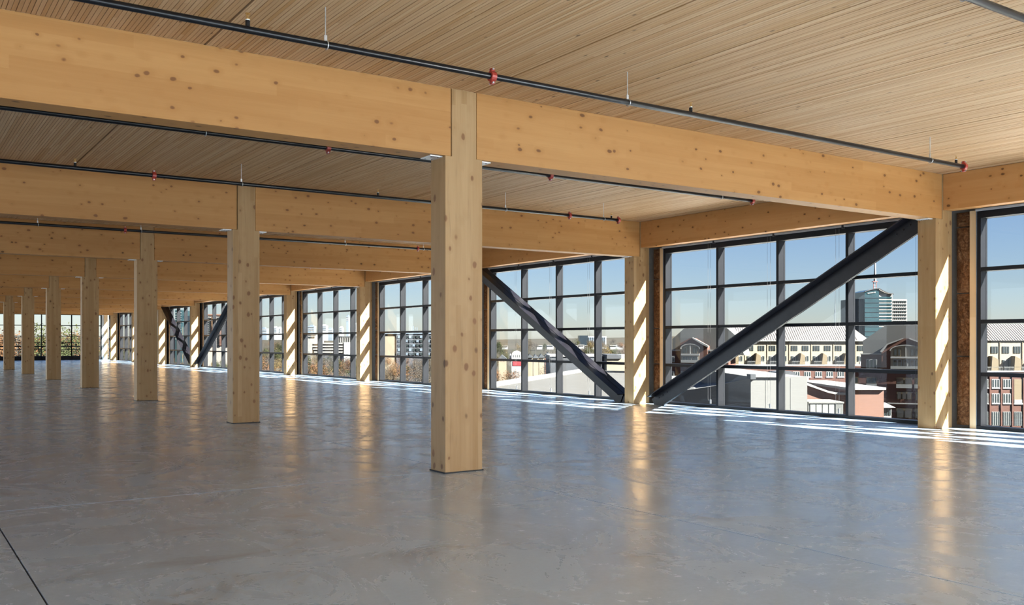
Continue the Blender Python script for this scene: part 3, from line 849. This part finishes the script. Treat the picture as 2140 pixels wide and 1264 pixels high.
S.part('string_course', 'trim', 1860, 1990, 842.5, 844.5, -0.05, 0.3)

S = gable_house('gabled_brick_house', 'smaller brick house with arched loggia left of the rising steel brace', 230, 1443, 0, 1, 1398, 1514,
    [(1402, 708), (1402, 742), (1540, 742), (1530, 707), (1502, 680), (1431, 680)],
    [(1423, 762), (1423, 717), (1434, 711), (1442, 706.5), (1449, 706.5), (1465, 717), (1475, 723), (1475, 762)], 732, None)
arch(S, 1442.6, 729, 9.5, 17.6, 758, 739)
S.poly('coping', 'trim', [(1447, 707.5), (1447, 705.0), (1465, 715), (1477, 722), (1477, 726), (1464, 718.5)], -0.3, 0.4)
S.part('parapet_cap', 'trim', 1475, 1514, 730.5, 733.5, 0.3, 1.4)
S.part('parapet_cap', 'trim', 1398, 1423, 730.5, 733.5, 0.3, 1.4)
S.window(1405, 1412, 744, 757, 0.45, 2, 'trim', 0.16)
S.window(1519 - 16, 1526 - 16, 744, 757, 0.45, 2, 'trim', 0.16)
for c in (1405, 1430, 1455, 1480, 1503): S.window(c - 6, c + 6, 776, 789, 0.45, 3, 'trim', 0.15)

# --- office tower with antenna
S = Site('office_tower', 'distant glass office tower with curved roof and red and white antenna', 'building', 1840, 1050)
S.part('dark_slab', 'bglass_dark', 1786.5, 1815, 624, None, 6, 45)
for i in range(5): S.part('mullion_line', 'haze_blue', 1789 + i * 5.4, 1789.5 + i * 5.4, 624.5, 720, 5.4, 6)
n = 8
arc = [(1807 + 30 * i / n, 609.5 - 6.8 * math.sin(PI / 2 * i / n)) for i in range(n + 1)]
S.poly('glass_front', 'bglass', [(1837, 760)] + arc[::-1] + [(1807.5, 760)], 0, 40)
arc2 = [(1837 + 29 * i / n, 602.8 + 11 * math.sin(PI / 2 * i / n)) for i in range(n + 1)]
S.poly('banded_side', 'stone', [(1837, 760)] + arc2 + [(1866, 760)], 1.5, 38)
S.poly('roof_edge', 'charcoal', [(1806, 611)] + [(x, y - 0.9) for x, y in arc] + [(x, y - 0.9) for x, y in arc2] + [(1866.6, 615.4)] + [(x, y + .5) for x, y in arc2[::-1]] + [(x, y + .5) for x, y in arc[::-1]], -1.5, 1.0)
for i in range(12):
    y = 619.5 + i * 7.05
    S.part('window_band', 'bglass', 1838, 1864.5, y, y + 4.2, 0.9, 1.6)
for i in range(9): S.part('floor_line', 'bglass_dark', 1808, 1836.8, 622 + i * 10, 622.7 + i * 10, -0.5, 0.2)
for i in range(7): S.part('sign_mark', 'haze_white', 1813 + i * 2.5, 1814.4 + i * 2.5, 611.5 - i * 0.35, 614 - i * 0.35, -0.6, 0.1)
S.part('grid_wing', 'stone', 1866, 1898.5, 625, None, 4, 40)
for r_ in range(10):
    for c_ in range(7):
        S.part('window', 'win', 1868.3 + c_ * 4.35, 1870.9 + c_ * 4.35, 628.2 + r_ * 6.9, 632.2 + r_ * 6.9, 3.4, 4.1)
mx = S.X(1838.5)
for s_ in (-1, 1):
    MB().tube((mx + s_ * 1.6, 14, S.Z(606)), (mx + s_ * 1.6, 14, S.Z(587)), 0.35, 6).build('mast_leg', 'mast_red', S.root)
for i in range(4): MB().tube((mx - 1.6, 14, S.Z(603 - i * 4.4)), (mx + 1.6, 14, S.Z(603 - i * 4.4)), 0.22, 5).build('mast_rung', 'mast_white', S.root)
S.part('mast_platform', 'mast_red', 1833, 1843.5, 586, 587.6, 12, 16)
MB().tube((mx, 14, S.Z(587)), (mx, 14, S.Z(541)), 1.5, 6, 0.75).build('mast', 'mast_white', S.root)
MB().tube((mx, 14, S.Z(541)), (mx, 14, S.Z(507)), 0.75, 6, 0.35).build('mast', 'mast_red', S.root)
tm = Site('radio_mast', 'thin grey radio mast on the horizon left of the office tower', 'mast', 1745, 1400)
MB().tube((0, 0, 0), (0, 0, tm.Z(602)), 1.1, 5, 0.25).build('lattice', 'haze_blue', tm.root)
for s_ in (-1, 1): MB().tube((s_ * 8, 0, 0), (0, 0, tm.Z(640)), 0.15, 4).build('guy_wire', 'haze_blue', tm.root)

# --- neighbouring low roofs directly below the braced bay
S = Site('pale_concrete_hall', 'pale concrete hall with curving roof just below the braced window bay', 'building', 1570, 46)
edge = [(1330, 828, 14), (1400, 820, 10), (1450, 813, 6.5), (1500, 805, 3.5), (1535, 797, 1.6), (1569, 790, 0.0)]
def at(px, py, D): return (lx(px, D) - S.x0, D - S.D, lz(py, D) - S.z0)
ne = [at(x, y, S.D + d) for x, y, d in edge]
fe = [at(x, yy, S.D + 18) for (x, y, d), yy in zip(edge, (785, 785, 785.5, 786.5, 787.5, 788.5))]
mb = MB(); n = len(edge)
mb.v += ne + fe + [(v[0], v[1], 0) for v in ne]
mb.f += [(i, i + 1, n + i + 1, n + i) for i in range(n - 1)]
mb.build('roof', 'conc', S.root)
mb = MB(); mb.v += ne + [(v[0], v[1], 0) for v in ne]
mb.f += [(n + i, n + i + 1, i + 1, i) for i in range(n - 1)]
mb.build('curved_wall', 'conc', S.root)
S.part('front_wall', 'conc', 1569, 1687, 787, None, 0, 16)
S.part('coping', 'parapet', 1568, 1640, 784, 788, -0.12, 0.4)
S.part('roof_box', 'charcoal', 1567, 1578, 782, 792, -0.15, 0.6)
for x in (1600, 1626, 1652): S.part('wall_joint', 'hvac', x, x + 0.5, 790, None, -0.012, 0.01)

S = Site('salmon_wing', 'salmon rendered wing with shaped gable and seamed roof below the braced bay', 'building', 1760, 52)
S.poly('gable_wall', 'salmon', [(1686, 1000), (1686, 805), (1706, 812), (1728, 820), (1748, 824), (1764, 824), (1764, 1000)], 0, 9)
S.poly('gable_coping', 'parapet', [(1640, 787), (1640, 783), (1686, 800), (1706, 808), (1728, 816), (1748, 820), (1765, 820.5), (1765, 824.5), (1748, 824.3), (1728, 820.3), (1706, 812.3), (1686, 805.5)], -0.25, 0.4)
S.part('box_wall', 'salmon', 1764, 1841, 813, None, -0.4, 9)
S.part('box_coping', 'parapet', 1763, 1843, 808.5, 813.5, -0.6, 9.1)
x0, x1 = S.X(1642), S.X(1760)
rf = MB().add([(x0, 0.4, S.Z(785)), (S.X(1748), 0.4, S.Z(821)), (S.X(1735), 9, S.Z(812)), (S.X(1650), 9, S.Z(783))], [(0, 1, 2, 3)])
rf.add([(x0, 0.4, S.Z(787)), (S.X(1748), 0.4, S.Z(823)), (S.X(1735), 9, S.Z(814)), (S.X(1650), 9, S.Z(785))], [(3, 2, 1, 0)])
rf.build('roof', 'metal_roof', S.root)
S.poly('dormer', 'charcoal', [(1692, 792), (1700, 786), (1722, 783), (1738, 794), (1752, 803), (1758, 813), (1740, 812)], 6, 9)
S.part('dormer_cheek', 'trim', 1742, 1757, 796, 806, 5.6, 6.2)
h = Site('rooftop_unit', 'grey rooftop air unit standing against the salmon wall', 'air unit', 1725, 49)
h.part('casing', 'hvac', 1690, 1762, 842, 1000, 0, 2.0)
for i in range(4): h.part('panel', 'hvac', 1693 + i * 13, 1704 + i * 13, 845, 900, -0.03, 0.01)
h.part('end_panel', 'gable', 1746, 1761, 844, 900, -0.04, 0.01)
h.part('lid', 'conc', 1689, 1763, 839.5, 842.5, -0.08, 2.1)
S = Site('roof_lantern', 'small white roof lantern with hipped cap beside the salmon wing', 'lantern', 1854, 58)
S.part('body', 'trim', 1845, 1863, 851, 1000, 0, 1.2)
for i in range(3): S.part('pane', 'win', 1846.5 + i * 5.5, 1850.5 + i * 5.5, 854, 868, -0.03, 0.02)
a, b, c, d_ = S.X(1840), S.X(1868), S.Z(851), S.Z(842)
MB().add([(a, -0.3, c), (b, -0.3, c), (b, 1.5, c), (a, 1.5, c), (S.X(1846), 0.6, d_), (S.X(1857), 0.6, d_)], [(0, 1, 5, 4), (2, 3, 4, 5), (0, 4, 3), (1, 2, 5), (3, 2, 1, 0)]).build('cap', 'parapet', S.root)

# --- big flat roof below the second bay
RZ = -4.0
def onroof(px, py, z=RZ):
    D = (CAM.z - z) * FPX / (py - CYP)
    return (lx(px, D), D)
S = Site('flat_roof_hall', 'large flat beige roof with white parapet seen under the falling steel brace', 'building', 1200, 120)
pts = [onroof(1030, 809), onroof(1216, 777.5), onroof(1345, 780), onroof(1420, 860), onroof(985, 860)]
loc = [(x - S.x0, D - S.D) for x, D in pts]
zt = RZ - S.z0
MB().add([(x, y, zt) for x, y in loc] + [(x, y, 0) for x, y in loc], [(0, 1, 2, 3, 4)] + [((i + 1) % 5, i, i + 5, (i + 1) % 5 + 5) for i in range(5)]).build('roof_deck', 'membrane', S.root)
def para(i, j, h=0.55, w=0.5):
    a, b = Vector((*loc[i], zt)), Vector((*loc[j], zt)); d = (b - a).normalized(); nrm = Vector((-d.y, d.x, 0)) * w
    up = Vector((0, 0, h))
    MB().add([a, b, b + nrm, a + nrm, a + up, b + up, b + nrm + up, a + nrm + up], [(3, 2, 1, 0), (4, 5, 6, 7), (0, 1, 5, 4), (1, 2, 6, 5), (2, 3, 7, 6), (3, 0, 4, 7)]).build('parapet', 'parapet', S.root)
para(0, 1); para(1, 2, 0.35)
D2 = pts[1][1]
P2 = Site('rooftop_penthouse', 'cream rooftop penthouse with a black upper box beyond the flat roof', 'penthouse', 1285, D2 + 3)
P2.part('body', 'cream', 1268, 1345, 749, None, 0, 20)
P2.part('black_box', 'charcoal', 1268, 1298, 741, 749.5, -0.3, 14)
P2.part('grey_box', 'hvac', 1298, 1345, 742, 749.5, 2, 14)
P3 = Site('charcoal_parapet_block', 'long charcoal block with thin pale coping beyond the flat roof', 'building', 1210, D2 + 8)
P3.part('body', 'charcoal', 1150, 1262, 745, None, 0, 22)
P3.part('coping', 'parapet', 1149, 1262.5, 742.5, 745.2, -0.2, 22)

# --- middle distance
S = Site('white_sign_tower', 'white round-topped sign tower with a red band among the trees', 'tower', 1079, 350)
S.part('body', 'trim', 1069, 1091, 741, None, 0, 3)
n = 10
S.poly('crown', 'trim', [(1070, 742)] + [(1080 - 10 * math.cos(PI * i / n), 740 - 7.5 * math.sin(PI * i / n)) for i in range(n + 1)] + [(1090, 742)], 0.2, 2.8)
S.part('red_band', 'signred', 1071.5, 1090, 755, 764, -0.15, 0.05)
S.part('cross_bar', 'trim', 1065.5, 1069, 739, 750, 0.4, 2.5)
for i in range(4): S.part('slot', 'gable', 1073 + i * 4.2, 1074.3 + i * 4.2, 741.5, 746, -0.1, 0.05)
for i, (px, w_, top) in enumerate(((1050, 8, 742), (1108, 5.5, 740), (1120, 5.5, 741), (1132, 5.5, 740), (1147, 7.5, 737), (1163, 7, 742), (1097, 4.5, 744))):
    S = Site('small_house', 'small grey-roofed house, %s in the row beyond the sign tower' % ('first second third fourth fifth sixth seventh'.split()[i]), 'house', px, 400 + i * 6, 'small houses beyond the sign tower')
    S.part('walls', 'brick' if i in (4, 5) else 'tan', px - w_, px + w_, top + 7, None, 0, 10)
    S.poly('roof', 'dark_roof', [(px - w_ - 1, top + 7.3), (px - w_ * 0.2, top - 1), (px + w_ + 1, top + 7.3)], -0.6, 10.6)
    S.window(px - w_ * .5, px - w_ * .1, top + 9, top + 13, -0.1, 1, 'trim', 0.12)
    S.window(px + w_ * .2, px + w_ * .6, top + 9, top + 13, -0.1, 1, 'trim', 0.12)
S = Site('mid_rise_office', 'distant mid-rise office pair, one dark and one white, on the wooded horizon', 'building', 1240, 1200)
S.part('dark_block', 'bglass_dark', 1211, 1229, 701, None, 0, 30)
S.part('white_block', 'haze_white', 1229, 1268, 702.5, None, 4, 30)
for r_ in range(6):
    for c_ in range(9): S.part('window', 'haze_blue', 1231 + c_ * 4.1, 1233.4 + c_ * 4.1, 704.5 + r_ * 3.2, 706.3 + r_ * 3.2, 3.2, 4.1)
for i, (px, w_, h_) in enumerate(((1150, 7, 1.6), (1192, 5, 2), (1200, 8, 3), (1215, 6, 2), (1232, 9, 2.2), (1282, 7, 3), (1296, 8, 2), (1128, 6, 2), (1055, 6, 2))):
    S = Site('pale_shed', 'low white shed roof, %s of those scattered over the far woods' % ORD[i], 'shed', px, 900 + 30 * i, 'white roofs in the far woods')
    S.part('walls', 'haze_white', px - w_, px + w_, 723.5 - h_ + (i % 3), 730, 0, 15)
    S.part('roof', 'trim', px - w_ - .5, px + w_ + .5, 722.5 - h_ + (i % 3), 723.6 - h_ + (i % 3), -1, 16)

S = Site('long_brick_offices', 'long dark brick office block with roof antennas beyond the fourth window bay', 'building', 850, 500)
S.part('tan_end', 'tan', 800, 830, 698, None, 0.5, 30)
S.part('brick_body', 'charcoal', 828, 990, 697, None, 0, 30)
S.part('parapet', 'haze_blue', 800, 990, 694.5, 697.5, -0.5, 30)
for r_ in range(5):
    for c_ in range(20): S.part('window', 'win' if (r_ + c_) % 3 else 'haze_blue', 832 + c_ * 7.6, 837 + c_ * 7.6, 701 + r_ * 9, 706 + r_ * 9, -0.4, 0.05)
for i, (px, h_) in enumerate(((856, 13), (860, 15), (864, 11), (868, 12))): S.part('antenna', 'haze_blue', px, px + 1.0, 695 - h_, 695, 8, 8.5)
S = Site('parking_deck', 'white parking deck with dark open levels below the city skyline', 'building', 688, 600)
for i in range(4): S.part('level', 'parapet', 650 + i * 2, 724, 716 + i * 6, 719 + i * 6, 0, 30)
S.part('core', 'charcoal', 652, 722, 717, None, 1, 29)
S.part('stair_tower', 'haze_white', 719, 728, 715, None, -0.5, 12)
S = Site('white_low_block', 'low white block with flat roof left of the parking deck', 'building', 650, 700)
S.part('body', 'parapet', 636, 660, 699, None, 0, 30)
S.part('roof_edge', 'hvac', 635, 661, 697.8, 699.4, -0.5, 31)
for i in range(5): S.part('window', 'win', 639 + i * 4, 641.5 + i * 4, 703, 706, -0.4, 0.05)
S = Site('green_court_fence', 'low green-fenced building between the parking deck and skyline', 'building', 715, 760)
S.part('body', 'gable', 700, 742, 704, None, 0, 20)
S.part('roof_edge', 'dark_roof', 699, 743, 702, 704.5, -0.5, 20)
for i in range(9): S.part('post', 'trim', 702 + i * 4.6, 702.7 + i * 4.6, 705, 715, -0.5, 0.0)
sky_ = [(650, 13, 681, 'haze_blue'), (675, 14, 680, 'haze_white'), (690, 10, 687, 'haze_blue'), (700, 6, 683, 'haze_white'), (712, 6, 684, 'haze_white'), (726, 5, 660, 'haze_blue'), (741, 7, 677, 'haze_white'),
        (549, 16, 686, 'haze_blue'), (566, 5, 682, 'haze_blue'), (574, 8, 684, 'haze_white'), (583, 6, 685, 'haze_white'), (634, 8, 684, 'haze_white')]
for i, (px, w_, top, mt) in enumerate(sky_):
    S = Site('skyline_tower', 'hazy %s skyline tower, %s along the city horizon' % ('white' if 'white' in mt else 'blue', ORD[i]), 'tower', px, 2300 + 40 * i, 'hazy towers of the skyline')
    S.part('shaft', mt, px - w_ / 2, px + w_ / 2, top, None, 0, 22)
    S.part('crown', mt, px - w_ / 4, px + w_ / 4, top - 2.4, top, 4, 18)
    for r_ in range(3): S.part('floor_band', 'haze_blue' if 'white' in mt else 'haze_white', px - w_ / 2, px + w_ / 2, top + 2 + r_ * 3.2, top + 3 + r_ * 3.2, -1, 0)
S = Site('balcony_flats', 'tall pale block of flats with rows of balconies beyond the sixth window bay', 'building', 460, 500)
S.part('body', 'stone', 426, 500, 658, None, 0, 25)
S.part('roof_edge', 'salmon', 425, 501, 656.5, 659, -0.5, 25)
for r_ in range(14):
    for c_ in range(11): S.part('window', 'win', 429 + c_ * 6.4, 432.6 + c_ * 6.4, 663 + r_ * 4.4, 665.4 + r_ * 4.4, -0.3, 0.05)
for c_ in range(4): S.part('balcony_stack', 'brick', 444 + c_ * 16, 448 + c_ * 16, 661, 722, -1.0, 0.05)
S = Site('glass_tower', 'blue glass tower glimpsed behind the distant steel brace', 'tower', 376, 700)
S.part('shaft', 'bglass', 366, 379, 648, None, 0, 25)
S.part('shaft', 'bglass_dark', 382, 394, 659, None, 10, 30)
for r_ in range(12): S.part('floor_line', 'haze_white', 366, 379, 653 + r_ * 5, 653.8 + r_ * 5, -0.3, 0.05)
S.part('side_block', 'stone', 350, 366, 690, None, 4, 20)

# ------------------------------------------------------------------ trees
def leafmat(name, a, b):
    t = NT(name)
    p = coords(t)
    n = t.noise(p, 0.9, 3, 0.6)
    oi = t.node('ShaderNodeObjectInfo')
    f = t.math('ADD', t.math('MULTIPLY', n, 0.8), t.math('MULTIPLY', oi.outputs['Random'], 0.35))
    t.set(t.mix(t.maprange(f, 0.3, 0.9), a, b), 0.9, spec=0.1)
    return t.m
M['bare'] = leafmat('bare_twigs', (0.037, 0.030, 0.023), (0.077, 0.061, 0.045))
M['olive'] = leafmat('olive_leaves', (0.016, 0.021, 0.009), (0.042, 0.045, 0.018))
M['rust'] = leafmat('rust_leaves', (0.065, 0.030, 0.014), (0.105, 0.056, 0.026))
M['gold'] = leafmat('gold_leaves', (0.070, 0.048, 0.018), (0.105, 0.075, 0.030))
M['bark'] = plain('grey_bark', (0.050, 0.042, 0.035), 0.9, var=0.2)

def crown_mesh(seed, n, size, mat, shape):
    r = random.Random(seed); mb = MB()
    blobs = [(Vector((r.uniform(-1, 1) * 2.6 * shape, r.uniform(-1, 1) * 2.6 * shape, r.uniform(4.5, 10.5))), r.uniform(1.4, 2.7)) for _ in range(11)]
    for _ in range(n):
        c, R = blobs[r.randrange(len(blobs))]
        d = Vector((r.gauss(0, 1), r.gauss(0, 1), r.gauss(0, 1))).normalized()
        p = c + d * R * (0.55 + 0.5 * r.random())
        u = Vector((r.gauss(0, 1), r.gauss(0, 1), r.gauss(0, 1))).normalized(); v = u.cross(d)
        if v.length < 1e-3: continue
        v.normalize(); s = size * r.uniform(0.6, 1.4)
        mb.add([p - u * s, p + v * s * .7, p + u * s, p - v * s * .7], [(0, 1, 2, 3)])
    me = bpy.data.meshes.new('crown'); me.from_pydata(mb.v, [], mb.f); me.materials.append(M[mat])
    return me
def trunk_mesh(seed):
    r = random.Random(seed); mb = MB().tube((0, 0, 0), (0, 0, 8.5), 0.24, 6, 0.08)
    for _ in range(9):
        z = r.uniform(3, 8); a = r.uniform(0, 6.28); L = r.uniform(1.5, 3.2)
        mb.tube((0, 0, z), (math.cos(a) * L, math.sin(a) * L, z + L * 0.8), 0.07, 4, 0.02)
    me = mb.mesh('trunk'); me.materials.append(M['bark']); return me
TR = [trunk_mesh(i) for i in range(3)]
KINDS = {'bare': [crown_mesh(i, 2400, 0.11, 'bare', 1.0) for i in range(3)], 'olive': [crown_mesh(10 + i, 3600, 0.14, 'olive', 1.0) for i in range(3)],
         'rust': [crown_mesh(20 + i, 3000, 0.13, 'rust', 1.0) for i in range(2)], 'gold': [crown_mesh(30 + i, 3000, 0.13, 'gold', 0.9) for i in range(2)]}
TL = {'bare': 'bare brown tree', 'olive': 'olive green tree', 'rust': 'rust red autumn tree', 'gold': 'golden autumn tree'}
def tree(kind, px, D, scale, place, group, zoff=0.0):
    p = CAM + RIGHT * lx(px, D) + FWD * D
    root = empty({'bare': 'bare_tree', 'olive': 'green_tree', 'rust': 'autumn_tree', 'gold': 'autumn_tree'}[kind], (p.x, p.y, terrain(D) - 0.3 + zoff), random.uniform(0, 6.28))
    root.scale = (scale * random.uniform(0.9, 1.2), scale * random.uniform(0.9, 1.2), scale)
    tag(root, TL[kind] + ' ' + place, 'tree', TL[kind] + 's ' + group)
    obj('trunk', random.choice(TR), None, root); obj('crown', random.choice(KINDS[kind]), None, root)
rt = random.Random(11)
random.seed(5)
# beyond the far end windows
for (kind, px, D, s, pl) in (('rust', -14, 300, 2.0, 'at the edge of the far end windows'), ('rust', 34, 262, 2.05, 'behind the railing between the two farthest middle columns'),
                             ('olive', 86, 305, 2.3, 'tallest, beyond the railing in the middle of the far end'), ('olive', 138, 268, 2.0, 'round-topped, beyond the far end left of the fourth middle column'),
                             ('rust', 178, 318, 2.05, 'beyond the far end behind the fourth middle column'), ('gold', 60, 225, 1.35, 'low in front of the tall green one at the far end'),
                             ('rust', 112, 232, 1.3, 'low and centred beyond the far end railing'), ('gold', 160, 225, 1.35, 'low beyond the far end beside the fourth middle column'),
                             ('gold', 10, 228, 1.4, 'low at the outer edge of the far end windows'), ('olive', 214, 300, 1.6, 'beyond the far corner of the window wall')):
    tree(kind, px, D, s, pl, 'beyond the far end')
# woods along the window wall
cnt = 0; spots = []
for i in range(1600):
    if cnt >= 230: break
    px = rt.uniform(335, 1330)
    D = 1.0 / rt.uniform(1 / 1300.0, 1 / 235.0)
    if px > 1020 and D < 300: continue
    if 1000 < px < 1330 and D < 420 and rt.random() < 0.5: continue
    pr = rt.random()
    kind = 'bare' if pr < 0.55 else 'olive' if pr < 0.80 else 'rust' if pr < 0.92 else 'gold'
    if px < 780 and D > 350 and rt.random() < 0.35: kind = 'rust' if rt.random() < .5 else 'olive'
    s = rt.uniform(0.8, 1.25) * (1.0 if D < 700 else 1.15)
    q_ = (lx(px, D), D)
    if (415 < px < 510 and 470 < D < 560) or (340 < px < 405 and 660 < D < 760) or (1035 < px < 1180 and 335 < D < 470) or (630 < px < 750 and 575 < D < 800): continue
    if any((q_[0] - a) ** 2 + (q_[1] - b) ** 2 < (7.5 * s) ** 2 for a, b in spots): continue
    top = CYP - (terrain(D) + 12 * s - CAM.z) / D * FPX
    if top < 706 or (640 < px < 735 and top < 733) or (795 < px < 1000 and top < 722) or (430 < px < 500 and top < 712) or (1060 < px < 1165 and top < 748 and D < 395): continue
    spots.append(q_)
    where = ('behind the two distant steel braces' if px < 410 else 'below the balcony flats' if px < 500 else 'below the skyline beyond the fifth sunlit column' if px < 620 else
             'around the parking deck' if px < 780 else 'on the slope below the long brick offices' if px < 1000 else 'around the white sign tower' if px < 1150 else 'beyond the flat roof hall')
    far = 'close' if D < 330 else 'midway' if D < 600 else 'far off'
    tree(kind, px, D, s, 'standing %s %s' % (far, where), 'of the woods'); cnt += 1

# added white roof, hidden below the sills, bouncing sun up to the ceiling
M['bounce_white'] = plain('bounce_roof_white', (0.80, 0.80, 0.78), 0.8, var=0.03, scale=0.4)
lr = empty('bounce_roof', (17, 27, -1.5))
tag(lr, 'added white bounce roof, unseen below the sills outside the window wall', 'roof')
MB().box(-6.5, 6.0, -48, 52, -0.4, 0.0).build('deck', 'bounce_white', lr)
MB().box(5.7, 6.0, -48, 52, 0.0, 0.25).build('edge_curb', 'parapet', lr)
